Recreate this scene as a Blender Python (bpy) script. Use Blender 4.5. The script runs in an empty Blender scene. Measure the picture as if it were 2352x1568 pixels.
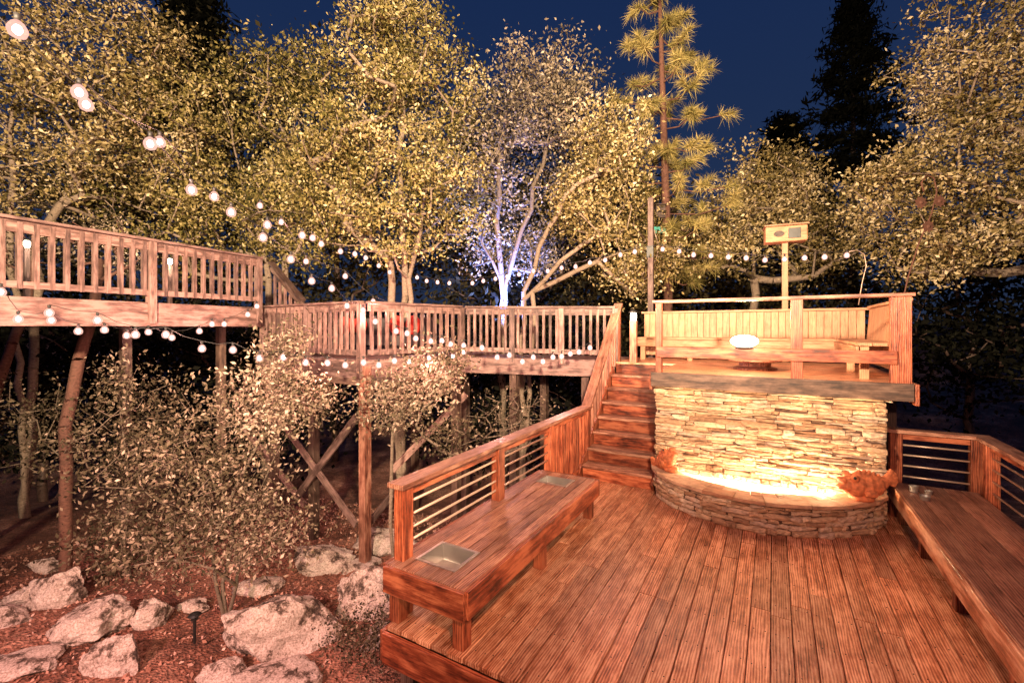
import bpy, math, random, bmesh
import numpy as np
from mathutils import Vector, Matrix, noise
R=random.Random(7)
F=1045.0;HZ=755.0;H=2.3;TH=math.radians(29.9);S=math.sin(TH);K=math.cos(TH)
scene=bpy.context.scene; COL=scene.collection
RIGHT=Vector((K,S,0)); FWD=Vector((-S,K,0))
def P(px,py,t):
    u=(px-1176)/F; v=(HZ-py)/F
    return Vector((t*(-S+K*u),t*(K+S*u),H+t*v))
def G(px,py,z):
    return P(px,py,(H-z)*F/(py-HZ))
# ---------------------------------------------------------------- helpers
WL={}
def thing(name,label,cat,loc=(0,0,0),group=None):
    o=bpy.data.objects.new(name,None); COL.objects.link(o); o.location=loc
    o.empty_display_size=.1
    o['label']=label;o['category']=cat
    if group:o['group']=group
    WL[o]=Vector(loc); return o
def tag(o,label,cat,group=None,kind=None):
    if label:o['label']=label
    if cat:o['category']=cat
    if group:o['group']=group
    if kind:o['kind']=kind
    return o
class MB:
    def __init__(s): s.v=[];s.f=[];s.g=[];s.t=[]
    def beam(s,p0,p1,w,h,up=(0,0,1),tone=None,jit=0):
        p0=Vector(p0);p1=Vector(p1);d=p1-p0;L=d.length;d.normalize();up=Vector(up)
        side=d.cross(up)
        if side.length<1e-4: side=d.cross(Vector((0,1,0)))
        side.normalize();u=side.cross(d).normalized()
        off=Vector((R.uniform(0,50),R.uniform(0,50),R.uniform(0,50)));tn=R.random() if tone is None else tone
        b=len(s.v)
        for l,p in ((0,p0),(L,p1)):
            for a,c in ((-1,-1),(1,-1),(1,1),(-1,1)):
                s.v.append(p+side*(a*w/2)+u*(c*h/2))
                s.g.append(off+Vector((l,a*w/2,c*h/2)));s.t.append(tn)
        for q in ((0,3,2,1),(4,5,6,7),(0,1,5,4),(1,2,6,5),(2,3,7,6),(3,0,4,7)): s.f.append([b+i for i in q])
        return s
    def box(s,lo,hi,axis=0,tone=None):
        lo=Vector(lo);hi=Vector(hi);c=(lo+hi)/2;d=hi-lo
        if axis==0: s.beam((lo.x,c.y,c.z),(hi.x,c.y,c.z),d.y,d.z,tone=tone)
        elif axis==1: s.beam((c.x,lo.y,c.z),(c.x,hi.y,c.z),d.x,d.z,tone=tone)
        else: s.beam((c.x,c.y,lo.z),(c.x,c.y,hi.z),d.x,d.y,up=(0,1,0),tone=tone)
        return s
    def add(s,vs,fs,tone=None,g=None):
        b=len(s.v);tn=R.random() if tone is None else tone
        off=Vector((R.uniform(0,20),R.uniform(0,20),R.uniform(0,20)))
        for v in vs: s.v.append(Vector(v));s.g.append(Vector(v)+off);s.t.append(tn)
        for q in fs: s.f.append([b+i for i in q])
        return s
    def tube(s,pts,rad,n=8,tone=None,cap=True):
        pts=[Vector(p) for p in pts]
        if not hasattr(rad,'__len__'): rad=[rad]*len(pts)
        vs=[];fs=[];ref=None
        for i,p in enumerate(pts):
            d=(pts[min(i+1,len(pts)-1)]-pts[max(i-1,0)])
            if d.length<1e-6:d=Vector((0,0,1))
            d.normalize()
            if ref is None: ref=Vector((1,0,0)) if abs(d.x)<.8 else Vector((0,1,0))
            a=(ref-d*ref.dot(d)).normalized();b=d.cross(a);ref=a
            for k in range(n):
                an=2*math.pi*k/n;vs.append(p+(a*math.cos(an)+b*math.sin(an))*rad[i])
        for i in range(len(pts)-1):
            for k in range(n):
                fs.append((i*n+k,i*n+(k+1)%n,(i+1)*n+(k+1)%n,(i+1)*n+k))
        if cap:
            fs.append(tuple(range(n-1,-1,-1)));fs.append(tuple((len(pts)-1)*n+k for k in range(n)))
        return s.add(vs,fs,tone)
    def lathe(s,c,prof,n=16,tone=None):
        c=Vector(c);vs=[];fs=[]
        for r,z in prof:
            for k in range(n):
                a=2*math.pi*k/n;vs.append(c+Vector((r*math.cos(a),r*math.sin(a),z)))
        for i in range(len(prof)-1):
            for k in range(n): fs.append((i*n+k,i*n+(k+1)%n,(i+1)*n+(k+1)%n,(i+1)*n+k))
        fs.append(tuple(range(n-1,-1,-1)));fs.append(tuple((len(prof)-1)*n+k for k in range(n)))
        return s.add(vs,fs,tone)
    def ell(s,c,r,M=None,n=12,m=8,tone=None):
        c=Vector(c);vs=[];fs=[]
        for i in range(m+1):
            ph=math.pi*i/m
            for k in range(n):
                a=2*math.pi*k/n
                v=Vector((r[0]*math.sin(ph)*math.cos(a),r[1]*math.sin(ph)*math.sin(a),r[2]*math.cos(ph)))
                if M: v=M@v
                vs.append(c+v)
        for i in range(m):
            for k in range(n): fs.append((i*n+k,(i+1)*n+k,(i+1)*n+(k+1)%n,i*n+(k+1)%n))
        return s.add(vs,fs,tone)
    def prism(s,poly,z0,z1,tone=None):
        n=len(poly);vs=[(x,y,z0) for x,y in poly]+[(x,y,z1) for x,y in poly]
        fs=[tuple(range(n-1,-1,-1)),tuple(range(n,2*n))]+[(i,(i+1)%n,n+(i+1)%n,n+i) for i in range(n)]
        return s.add(vs,fs,tone)
    def build(s,name,mat,parent=None,bevel=0,smooth=False):
        off=WL.get(parent,Vector((0,0,0))) if parent else Vector((0,0,0))
        me=bpy.data.meshes.new(name);me.from_pydata([tuple(v-off) for v in s.v],[],s.f)
        a=me.attributes.new('gc','FLOAT_VECTOR','POINT');a.data.foreach_set('vector',[c for g in s.g for c in g])
        a=me.attributes.new('tone','FLOAT','POINT');a.data.foreach_set('value',s.t)
        if smooth: me.polygons.foreach_set('use_smooth',[True]*len(me.polygons))
        me.materials.append(mat);me.update()
        o=bpy.data.objects.new(name,me);COL.objects.link(o)
        if parent: o.parent=parent
        WL[o]=off
        if bevel:
            m=o.modifiers.new('bevel','BEVEL');m.width=bevel;m.segments=2;m.limit_method='ANGLE'
        return o
# ---------------------------------------------------------------- materials
def newmat(name):
    m=bpy.data.materials.new(name);m.use_nodes=True;nt=m.node_tree;nt.nodes.clear()
    o=nt.nodes.new('ShaderNodeOutputMaterial');b=nt.nodes.new('ShaderNodeBsdfPrincipled');nt.links.new(b.outputs[0],o.inputs[0])
    return m,nt,b,o
def N(nt,t,**k):
    n=nt.nodes.new(t)
    for a,v in k.items():
        if a.startswith('i_'): n.inputs[a[2:].replace('_',' ')].default_value=v
        else: setattr(n,a,v)
    return n
def ramp(nt,fac,stops):
    r=nt.nodes.new('ShaderNodeValToRGB');e=r.color_ramp.elements
    while len(e)<len(stops): e.new(.5)
    for i,(p,c) in enumerate(stops): e[i].position=p;e[i].color=(*c,1)
    nt.links.new(fac,r.inputs[0]);return r
def attr(nt,n):
    a=nt.nodes.new('ShaderNodeAttribute');a.attribute_name=n;return a
def mapn(nt,vec,sc):
    m=nt.nodes.new('ShaderNodeMapping');m.inputs['Scale'].default_value=sc;nt.links.new(vec,m.inputs[0]);return m
def mul(nt,a,b,fac=1,mode='MULTIPLY'):
    m=nt.nodes.new('ShaderNodeMix');m.data_type='RGBA';m.blend_type=mode;m.inputs[0].default_value=fac
    nt.links.new(a,m.inputs[6]);nt.links.new(b,m.inputs[7]);return m.outputs[2]
def math_(nt,op,a,b):
    m=nt.nodes.new('ShaderNodeMath');m.operation=op
    for i,x in enumerate((a,b)):
        if isinstance(x,(int,float)): m.inputs[i].default_value=x
        else: nt.links.new(x,m.inputs[i])
    return m.outputs[0]
def wood(name,dark,mid,light,rough=.5,bump=.5,tl=.6,th=1.25):
    m,nt,b,o=newmat(name);g=attr(nt,'gc').outputs['Vector'];t=attr(nt,'tone').outputs['Fac']
    n1=N(nt,'ShaderNodeTexNoise',i_Scale=1.0,i_Detail=6.0,i_Roughness=.68,i_Distortion=.5);nt.links.new(mapn(nt,g,(2.0,34,34)).outputs[0],n1.inputs[0])
    n2=N(nt,'ShaderNodeTexNoise',i_Scale=1.0,i_Detail=3.0);nt.links.new(mapn(nt,g,(8,120,120)).outputs[0],n2.inputs[0])
    n3=N(nt,'ShaderNodeTexNoise',i_Scale=1.0,i_Detail=6.0,i_Roughness=.7);nt.links.new(mapn(nt,g,(4,9,9)).outputs[0],n3.inputs[0])
    w=N(nt,'ShaderNodeTexWave',i_Scale=6.0,i_Distortion=7.0,i_Detail=2.0,bands_direction='Y');w.inputs['Detail Scale'].default_value=.7
    nt.links.new(mapn(nt,g,(.5,2.8,2.8)).outputs[0],w.inputs[0])
    f=math_(nt,'ADD',math_(nt,'MULTIPLY',n1.outputs[0],.36),math_(nt,'MULTIPLY',n2.outputs[0],.20))
    f=math_(nt,'ADD',f,math_(nt,'MULTIPLY',w.outputs['Fac'],.12))
    f=math_(nt,'ADD',f,math_(nt,'MULTIPLY',n3.outputs[0],.48))
    r=ramp(nt,f,[(.44,dark),(.55,mid),(.68,light)])
    tr=ramp(nt,t,[(0,(tl,tl,tl)),(1,(th,th*.97,th*.93))])
    nt.links.new(mul(nt,r.outputs[0],tr.outputs[0]),b.inputs['Base Color'])
    b.inputs['Roughness'].default_value=rough
    bp=N(nt,'ShaderNodeBump',i_Strength=bump,i_Distance=.012);nt.links.new(f,bp.inputs['Height']);nt.links.new(bp.outputs[0],b.inputs['Normal'])
    return m
def plain(name,c,rough=.5,metal=0,var=.25,sc=12,bump=.15):
    m,nt,b,o=newmat(name)
    tc=N(nt,'ShaderNodeTexCoord');n=N(nt,'ShaderNodeTexNoise',i_Scale=sc,i_Detail=5.0);nt.links.new(tc.outputs['Object'],n.inputs[0])
    r=ramp(nt,n.outputs[0],[(.3,tuple(x*(1-var) for x in c)),(.7,tuple(min(1,x*(1+var)) for x in c))])
    nt.links.new(r.outputs[0],b.inputs['Base Color']);b.inputs['Roughness'].default_value=rough;b.inputs['Metallic'].default_value=metal
    if bump:
        bp=N(nt,'ShaderNodeBump',i_Strength=bump,i_Distance=.01);nt.links.new(n.outputs[0],bp.inputs['Height']);nt.links.new(bp.outputs[0],b.inputs['Normal'])
    return m
def emis(name,c,s,transp=0):
    m,nt,b,o=newmat(name);nt.nodes.remove(b);e=N(nt,'ShaderNodeEmission');e.inputs[0].default_value=(*c,1);e.inputs[1].default_value=s
    nt.links.new(e.outputs[0],o.inputs[0])
    if transp:
        tr=N(nt,'ShaderNodeBsdfTransparent');mx=N(nt,'ShaderNodeMixShader');mx.inputs[0].default_value=transp
        nt.links.new(e.outputs[0],mx.inputs[1]);nt.links.new(tr.outputs[0],mx.inputs[2]);nt.links.new(mx.outputs[0],o.inputs[0])
    m.cycles.emission_sampling='NONE'
    return m
def leafm(name,stops,trans=.25):
    m,nt,b,o=newmat(name);nt.nodes.remove(b);t=attr(nt,'tone').outputs['Fac'];r=ramp(nt,t,stops)
    b=N(nt,'ShaderNodeBsdfDiffuse');nt.links.new(r.outputs[0],b.inputs[0]);nt.links.new(b.outputs[0],o.inputs[0])
    if trans:
        tr=N(nt,'ShaderNodeBsdfTranslucent');nt.links.new(r.outputs[0],tr.inputs[0])
        mx=N(nt,'ShaderNodeMixShader');mx.inputs[0].default_value=trans
        nt.links.new(b.outputs[0],mx.inputs[1]);nt.links.new(tr.outputs[0],mx.inputs[2]);nt.links.new(mx.outputs[0],o.inputs[0])
    return m
M={}
M['deck']=wood('deck_wood',(.11,.027,.011),(.42,.145,.068),(.80,.46,.30),.34,.9,.70,1.2)
M['red']=wood('redwood',(.035,.007,.004),(.21,.044,.019),(.45,.14,.068),.40,.6)
M['rail']=wood('rail_wood',(.065,.020,.013),(.24,.092,.060),(.47,.25,.175),.42,.5)
M['grey']=wood('weathered_wood',(.045,.025,.021),(.125,.073,.062),(.27,.17,.15),.65,.5)
M['pale']=wood('pale_wood',(.24,.105,.05),(.40,.205,.11),(.54,.31,.18),.55,.4,.85,1.1)
M['dark']=wood('dark_wood',(.02,.012,.01),(.07,.04,.03),(.14,.09,.07),.6,.4)
def stone_mat(name,stops,ns=14,dist=.02,lo=.45):
    m,nt,b,o=newmat(name);t=attr(nt,'tone').outputs['Fac'];g=attr(nt,'gc').outputs['Vector']
    r=ramp(nt,t,stops)
    n=N(nt,'ShaderNodeTexNoise',i_Scale=ns,i_Detail=6.0,i_Roughness=.65);nt.links.new(mapn(nt,g,(1,1,2.2)).outputs[0],n.inputs[0])
    v=ramp(nt,n.outputs[0],[(.3,(lo,lo*.9,lo*.82)),(.55,(1,1,1)),(.75,(1.2,1.15,1.05))])
    nt.links.new(mul(nt,r.outputs[0],v.outputs[0]),b.inputs['Base Color']);b.inputs['Roughness'].default_value=.85
    bp=N(nt,'ShaderNodeBump',i_Strength=.8,i_Distance=dist);nt.links.new(n.outputs[0],bp.inputs['Height']);nt.links.new(bp.outputs[0],b.inputs['Normal'])
    return m
M['stone']=stone_mat('ledge_stone',[(0,(.34,.20,.12)),(.3,(.50,.33,.21)),(.6,(.64,.47,.32)),(.85,(.54,.41,.32)),(1,(.74,.60,.45))],16,.02,.42)
M['flag']=stone_mat('flagstone',[(0,(.42,.22,.13)),(.5,(.52,.31,.20)),(1,(.60,.40,.27))],6)
M['mortar']=plain('mortar',(.10,.06,.045),.95)
M['steel']=plain('steel',(.55,.40,.31),.4,.45,.1)  # warm lamplight on the rods put into the base colour
M['pan']=plain('steel_pan',(.42,.39,.37),.3,.8,.1,6,0)
M['black']=plain('black_metal',(.02,.02,.02),.4,.3)
M['terra']=plain('terracotta',(.50,.15,.06),.75,0,.4,25,.5)
M['rust']=plain('rusty_metal',(.10,.04,.025),.8)
M['red_cloth']=plain('red_cloth',(.5,.03,.02),.9)
M['dcloth']=plain('dark_cloth',(.06,.05,.05),.9)
M['teal']=plain('teal_sign',(.04,.28,.23),.5)
M['tan']=wood('tan_box',(.16,.075,.035),(.27,.135,.07),(.34,.19,.105),.6,.3)
M['globe']=emis('lit_globe',(1,.52,.42),1.5,.45)  # pink halo of the bulb put into the globe as emission
M['filament']=emis('lit_filament',(1,.84,.74),30)
M['lamp']=emis('lit_lamp',(1,.84,.60),25)
M['water']=emis('lit_basin',(1,.80,.5),2.6)  # water surface itself emits, standing in for underwater lights
M['cable']=plain('cable',(.02,.018,.018),.6)
# granite
m,nt,b,o=newmat('granite');tc=N(nt,'ShaderNodeTexCoord')
n1=N(nt,'ShaderNodeTexNoise',i_Scale=2.6,i_Detail=10.0,i_Roughness=.76);nt.links.new(tc.outputs['Object'],n1.inputs[0])
n2=N(nt,'ShaderNodeTexNoise',i_Scale=50,i_Detail=3.0);nt.links.new(tc.outputs['Object'],n2.inputs[0])
r=ramp(nt,n1.outputs[0],[(.39,(.035,.022,.018)),(.44,(.15,.105,.08)),(.485,(.54,.44,.39)),(.72,(.76,.67,.61))])
r2=ramp(nt,n2.outputs[0],[(.35,(.55,.51,.47)),(.6,(1,1,1))])
nt.links.new(mul(nt,r.outputs[0],r2.outputs[0]),b.inputs['Base Color']);b.inputs['Roughness'].default_value=.9
bp=N(nt,'ShaderNodeBump',i_Strength=.9,i_Distance=.06);nt.links.new(n1.outputs[0],bp.inputs['Height']);nt.links.new(bp.outputs[0],b.inputs['Normal']);M['granite']=m
# soil
m,nt,b,o=newmat('soil');tc=N(nt,'ShaderNodeTexCoord')
n1=N(nt,'ShaderNodeTexNoise',i_Scale=.9,i_Detail=9.0,i_Roughness=.7);nt.links.new(tc.outputs['Object'],n1.inputs[0])
n2=N(nt,'ShaderNodeTexVoronoi',i_Scale=30);nt.links.new(tc.outputs['Object'],n2.inputs[0])
r=ramp(nt,n1.outputs[0],[(.35,(.09,.04,.026)),(.5,(.24,.115,.08)),(.66,(.50,.32,.25))])
r2=ramp(nt,n2.outputs['Color'],[(.1,(.4,.35,.3)),(.8,(1.3,1.1,1.0))])
nt.links.new(mul(nt,r.outputs[0],r2.outputs[0]),b.inputs['Base Color']);b.inputs['Roughness'].default_value=.95
bp=N(nt,'ShaderNodeBump',i_Strength=.8,i_Distance=.04);nt.links.new(n2.outputs[0],bp.inputs['Height']);nt.links.new(bp.outputs[0],b.inputs['Normal']);M['soil']=m
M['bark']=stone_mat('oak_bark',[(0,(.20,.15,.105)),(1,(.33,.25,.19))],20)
M['barkdark']=stone_mat('dark_bark',[(0,(.13,.10,.07)),(1,(.21,.16,.12))],20)  # darker bark for the walkway oak and the shrubs
M['barkred']=stone_mat('brown_bark',[(0,(.085,.036,.025)),(1,(.14,.06,.04))],18)
M['leaf']=leafm('oak_leaf',[(0,(.025,.021,.009)),(.28,(.12,.095,.034)),(.52,(.29,.22,.088)),(.78,(.52,.41,.22)),(1,(.76,.64,.43))])  # leaf sparkle put into the palest tones, also in green_leaf
M['leafgreen']=leafm('green_leaf',[(0,(.02,.021,.008)),(.28,(.11,.098,.030)),(.52,(.29,.235,.078)),(.78,(.50,.40,.18)),(1,(.74,.63,.38))])
M['leafgrey']=leafm('grey_leaf',[(0,(.04,.035,.028)),(.4,(.17,.14,.095)),(.75,(.35,.28,.19)),(1,(.58,.48,.36))])
M['leafshrub']=leafm('shrub_leaf',[(0,(.025,.021,.014)),(.4,(.11,.088,.055)),(.75,(.29,.22,.16)),(1,(.55,.42,.33))])
M['leafmid']=leafm('shaded_leaf',[(0,(.010,.009,.006)),(.5,(.05,.042,.02)),(1,(.12,.095,.05))],0)  # dim light on background foliage put into a darker leaf colour
M['leafdark']=leafm('dark_leaf',[(0,(.004,.004,.003)),(.6,(.012,.012,.009)),(1,(.03,.03,.018))],0)  # unlit trees and silhouettes: their darkness is in the leaf colour
M['needle']=leafm('pine_needle',[(0,(.07,.07,.02)),(.5,(.26,.21,.07)),(1,(.50,.39,.16))],0)
M['litter']=leafm('dry_leaf',[(0,(.12,.05,.035)),(.5,(.36,.18,.13)),(1,(.66,.46,.38))],0)
# ---------------------------------------------------------------- ground
def gh(x,y):
    d=math.hypot(x,y)
    h=-1.75+.16*noise.noise(Vector((x*.35,y*.35,1)))+.05*noise.noise(Vector((x*1.7,y*1.7,4)))
    f=FWD.x*x+FWD.y*y
    h-= .9*max(0,min(1,(f-8.5)/5))
    if d>22: h+=(d-22)*.16
    h=min(h,9)
    return h
n=230;mb=MB();vs=[];fs=[]
def warp(q): return 6*math.sinh(q*4.0)/math.sinh(1.0)*.36
for j in range(n):
    for i in range(n):
        x=-4+warp((i/(n-1)-.5)*2);y=5+warp((j/(n-1)-.5)*2);vs.append((x,y,gh(x,y)))
for j in range(n-1):
    for i in range(n-1): fs.append((j*n+i,j*n+i+1,(j+1)*n+i+1,(j+1)*n+i))
mb.add(vs,fs);gr=mb.build('ground',M['soil'],smooth=True);gr['kind']='structure'
# ---------------------------------------------------------------- lower deck
t=thing('wooden_deck','lower redwood deck of long boards in front of the stone wall','deck',(-.2,4.5,-.1))
mb=MB();x=-2.6;nl=MB()
while x<2.1:
    w=.138
    cuts=[2.58];yy=2.58+R.uniform(1.2,3.8)
    while yy<7.2: cuts.append(yy);yy+=R.uniform(2.4,3.8)
    cuts.append(7.32)
    for a,c in zip(cuts,cuts[1:]):
        dz=R.uniform(-.003,.003);mb.box((x,a+.002,-.038+dz),(x+w,c-.002,dz),1)
    for yj in [2.7+.42*k for k in range(11)]:
        for q in (.03,.108): nl.lathe((x+q+R.uniform(-.006,.006),yj+R.uniform(-.012,.012),.002),[(.0045,0),(.0045,.003)],6)
    x+=w+.0055
mb.build('floor_boards',M['deck'],t,.004)
o=nl.build('nail_heads',M['black'],t);o['kind']='stuff'
MB().beam((-2.62,2.56,-.16),(2.1,2.56,-.16),.04,.235).build('fascia',M['red'],t,.005)
MB().beam((-2.64,2.56,-.16),(-2.64,7.3,-.16),.04,.235).build('fascia',M['red'],t,.005)
MB().beam((2.12,2.56,-.16),(2.12,7.3,-.16),.04,.235).build('fascia',M['red'],t,.005)
for px_,py_ in ((-2.5,2.75),(0,2.8),(2,2.8),(-2.5,5),(2,5),(-2.5,7),(2,7)):
    MB().beam((px_,py_,gh(px_,py_)-.2),(px_,py_,-.045),.13,.13,up=(0,1,0)).build('support_post',M['dark'],t,.005)
mb=MB()
for k in range(9): mb.box((-2.58,2.75+.5*k,-.24),(2.08,2.79+.5*k,-.043),0)
mb.build('joists',M['dark'],t)
# ---------------------------------------------------------------- left bench with pans
def bench_legs(t,pts,z,mat,w=.095):
    for x,y in pts: MB().beam((x,y,0),(x,y,z),w,w,up=(0,1,0)).build('leg',mat,t,.005)
t=thing('wooden_bench','long red wooden bench with two metal pans set into its seat','bench',(-2.27,4,0))
mb=MB();ed=[-2.65,-2.49,-2.363,-2.237,-2.11,-2.005,-1.9]
for i in range(6):
    a,c=ed[i]+.003,ed[i+1]-.003
    segs=[(2.62,5.37)] if i in (0,4,5) else [(2.62,2.785),(3.125,4.93),(5.2,5.37)]
    for y0,y1 in segs: mb.box((a,y0,.412),(c,y1,.45),1)
mb.build('seat',M['rail'],t,.004)
mb=MB();mb.beam((-2.65,2.598,.345),(-1.878,2.598,.345),.038,.2);mb.beam((-1.878,2.622,.345),(-1.878,5.37,.345),.038,.2)
mb.beam((-2.67,2.62,.345),(-2.67,5.37,.345),.034,.2);mb.beam((-2.65,5.39,.345),(-1.86,5.39,.345),.036,.2);mb.build('apron',M['red'],t,.005)
bench_legs(t,[(-2.58,2.68),(-1.96,2.68),(-2.58,3.95),(-1.96,3.95),(-2.58,5.28),(-1.96,5.28)],.40,M['red'],.1)
def pan(y0,y1,label):
    t=thing('steel_pan',label,'pan',(-2.3,(y0+y1)/2,.45))
    x0,x1=-2.49,-2.11;mb=MB();z=.458;i=.03;zb=.33
    O=[(x0-.01,y0-.01),(x1+.01,y0-.01),(x1+.01,y1+.01),(x0-.01,y1+.01)]
    I=[(x0+i-.01,y0+i-.01),(x1-i+.01,y0+i-.01),(x1-i+.01,y1-i+.01),(x0+i-.01,y1-i+.01)]
    B=[(x0+.035,y0+.035),(x1-.035,y0+.035),(x1-.035,y1-.035),(x0+.035,y1-.035)]
    vs=[(a,c,.4515) for a,c in O]+[(a,c,z) for a,c in O]+[(a,c,z) for a,c in I]+[(a,c,zb) for a,c in B]
    fs=[]
    for k in range(4):
        q=(k+1)%4
        fs+= [(k,q,4+q,4+k),(4+k,4+q,8+q,8+k),(8+k,8+q,12+q,12+k)]
    fs.append((12,13,14,15));mb.add(vs,fs);mb.build('bowl',M['pan'],t,.004)
    MB().lathe(((x0+x1)/2,(y0+y1)/2,zb+.001),[(.03,0),(.028,.003),(.012,.001)],14).build('drain',M['black'],t)
pan(2.79,3.12,'square metal pan sunk in the near end of the left bench')
pan(4.935,5.195,'square metal pan sunk in the far end of the left bench')
# ---------------------------------------------------------------- left rail
t=thing('deck_railing','red deck railing with steel rods behind the left bench','railing',(-2.6,4.8,0))
for y in (2.76,4.22,5.52,6.9): MB().beam((-2.6,y,-.04 if y>5.4 else .0),(-2.6,y,1.03),.10,.12,up=(0,1,0)).build('post',M['red'],t,.006)
MB().beam((-2.6,2.66,1.05),(-2.6,6.97,1.05),.17,.042).build('cap_rail',M['rail'],t,.006)
MB().beam((-2.6,2.8,.985),(-2.6,6.9,.985),.04,.085).build('upper_rail',M['red'],t,.004)
for z in (.56,.66,.77,.88):
    MB().tube([(-2.6,2.8,z),(-2.6,5.5,z)],.0115,10).build('steel_rod',M['steel'],t,smooth=True)
MB().beam((-2.6,5.55,.12),(-2.6,6.87,.12),.04,.085).build('lower_rail',M['red'],t,.004)
y=5.66
while y<6.83:
    MB().beam((-2.6,y,.16),(-2.6,y,.945),.04,.04,up=(0,1,0)).build('baluster',M['red'],t,.003);y+=.125
# ---------------------------------------------------------------- stairs
t=thing('wooden_stairs','red wooden stairs climbing beside the stone wall','stairs',(-2.05,7.4,0))
ZU=1.68;rs=ZU/8
for k in range(8):
    y=6.62+.245*k;z=rs*(k+1)
    if k<7:
        mb=MB();mb.box((-2.56,y-.03,z-.04),(-1.5,y+.12,z),0);mb.box((-2.56,y+.124,z-.04),(-1.5,y+.262,z),0);mb.build('tread',M['rail'],t,.005)
    MB().beam((-2.55,y+.01,z-rs/2-.02),(-1.5,y+.01,z-rs/2-.02),.025,rs-.045).build('riser',M['red'],t,.003)
for x in (-2.585,-1.485):
    MB().beam((x,6.6,.0),(x,8.32,1.5),.04,.28,up=(0,-.66,.75)).build('stringer',M['red'],t,.005)
t=thing('stair_railing','sloping red handrail with balusters on the left side of the stairs','railing',(-2.6,7.8,0))
sl=lambda y:1.06+(y-6.93)*(2.72-1.06)/(8.6-6.93)
MB().beam((-2.6,6.9,sl(6.9)),(-2.6,8.66,sl(8.66)),.16,.042,up=(0,-.7,.7)).build('cap_rail',M['rail'],t,.005)
MB().beam((-2.6,6.95,sl(6.95)-.07),(-2.6,8.6,sl(8.6)-.07),.04,.085,up=(0,-.7,.7)).build('upper_rail',M['red'],t,.004)
MB().beam((-2.6,8.6,1.6),(-2.6,8.6,2.72),.1,.1,up=(0,1,0)).build('post',M['red'],t,.005)
y=7.06
while y<8.55:
    MB().beam((-2.6,y,max(.1,sl(y)-.95)),(-2.6,y,sl(y)-.12),.038,.038,up=(0,1,0)).build('baluster',M['rail'],t,.003);y+=.135
# ---------------------------------------------------------------- stone wall + hearth
def stone(mb,c,tan,nor,w,h,d):
    c=Vector(c);tan=Vector(tan);nor=Vector(nor);up=Vector((0,0,1))
    nx,ny=7,4;vs=[];fs=[];j=R.uniform(-.012,.02);tl=R.uniform(-.02,.02);tp=R.uniform(-.2,.2);rot=R.uniform(-.03,.03);ph=R.uniform(0,9)
    for b_ in range(ny):
        for a in range(nx):
            fa=a/(nx-1)*2-1;fb=b_/(ny-1)*2-1
            edge=(abs(fa)>.99)or(abs(fb)>.99)
            dd=d+j+tl*fa+ (R.uniform(-.006,.012) if not edge else -.014+R.uniform(-.008,.004))
            vs.append(c+tan*(fa*w/2*(.985 if not edge else 1)+R.uniform(-.004,.004))+up*(fb*h/2*(1+tp*fa)*(1-.14*abs(fa)**3)*(1 if edge else 1.12)+rot*fa*w*.5+.004*math.sin(fa*3+ph))+nor*dd)
    for b_ in range(ny-1):
        for a in range(nx-1): fs.append((b_*nx+a,b_*nx+a+1,(b_+1)*nx+a+1,(b_+1)*nx+a))
    ring=[a for a in range(nx)]+[b_*nx+nx-1 for b_ in range(1,ny)]+[(ny-1)*nx+a for a in range(nx-2,-1,-1)]+[b_*nx for b_ in range(ny-2,0,-1)]
    base=len(vs)
    for i in ring: vs.append(vs[i]-nor*(d+.05))
    m=len(ring)
    for k in range(m): fs.append((ring[(k+1)%m],ring[k],base+k,base+(k+1)%m))
    mb.add(vs,fs)
wt=thing('stone_wall','tall stacked ledgestone wall glowing under the upper deck','wall',(-.17,6.9,0))
WX0,WX1=-1.49,1.14
MB().box((WX0+.03,6.79,0),(WX1-.03,7.05,1.5)).build('wall_core',M['mortar'],wt)
mb=MB();z=0
while z<1.44:
    h=R.choice([.030,.036,.043,.05,.058,.068]);h=min(h,1.445-z+.001)
    if h<.02:break
    x=WX0+R.uniform(-.015,.015)
    while x<WX1-.02:
        w=min(R.uniform(.09,.42),WX1-x)
        if WX1-x-w<.08:w=WX1-x
        if h>.055 and R.random()<.4:
            stone(mb,(x+w/2,6.78,z+h*.25),(1,0,0),(0,-1,0),w-.005,h*.5-.002,R.uniform(.0,.06));stone(mb,(x+w/2,6.78,z+h*.75),(1,0,0),(0,-1,0),w-.005,h*.5-.002,R.uniform(.0,.06))
        else: stone(mb,(x+w/2,6.78,z+h/2+R.uniform(-.004,.004)),(1,0,0),(0,-1,0),w-.004,h-.001,R.uniform(.0,.075))
        x+=w
    for sx,nn in ((WX0,-1),(WX1,1)):
        stone(mb,(sx-nn*.04,6.93,z+h/2),(0,-nn,0),(nn,0,0),.27,h-.007,.03)
    z+=h
mb.build('stonework',M['stone'],wt)
mb=MB();x=WX0-.04
while x<WX1+.03:
    w=R.uniform(.3,.55);w=min(w,WX1+.05-x);stone(mb,(x+w/2,6.76,1.475),(1,0,0),(0,-1,0),w-.006,.045,R.uniform(.05,.075));x+=w
mb.build('capstones',M['stone'],wt)
cp=[(-1.50,6.72),(-1.38,6.38),(-1.15,6.1),(-.81,5.92),(-.4,5.82),(0,5.84),(.5,6.03),(.88,6.34),(1.06,6.6),(1.10,6.74)]
def crv(s):
    n=len(cp)-1;x=s*n;i=min(int(x),n-1);f=x-i
    p=[Vector((*cp[max(0,min(n,i+q))],0)) for q in (-1,0,1,2)]
    return .5*((2*p[1])+(-p[0]+p[2])*f+(2*p[0]-5*p[1]+4*p[2]-p[3])*f*f+(-p[0]+3*p[1]-3*p[2]+p[3])*f**3)
SS=[crv(k/200) for k in range(201)];AL=[0]
for a,c in zip(SS,SS[1:]):AL.append(AL[-1]+(c-a).length)
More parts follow.
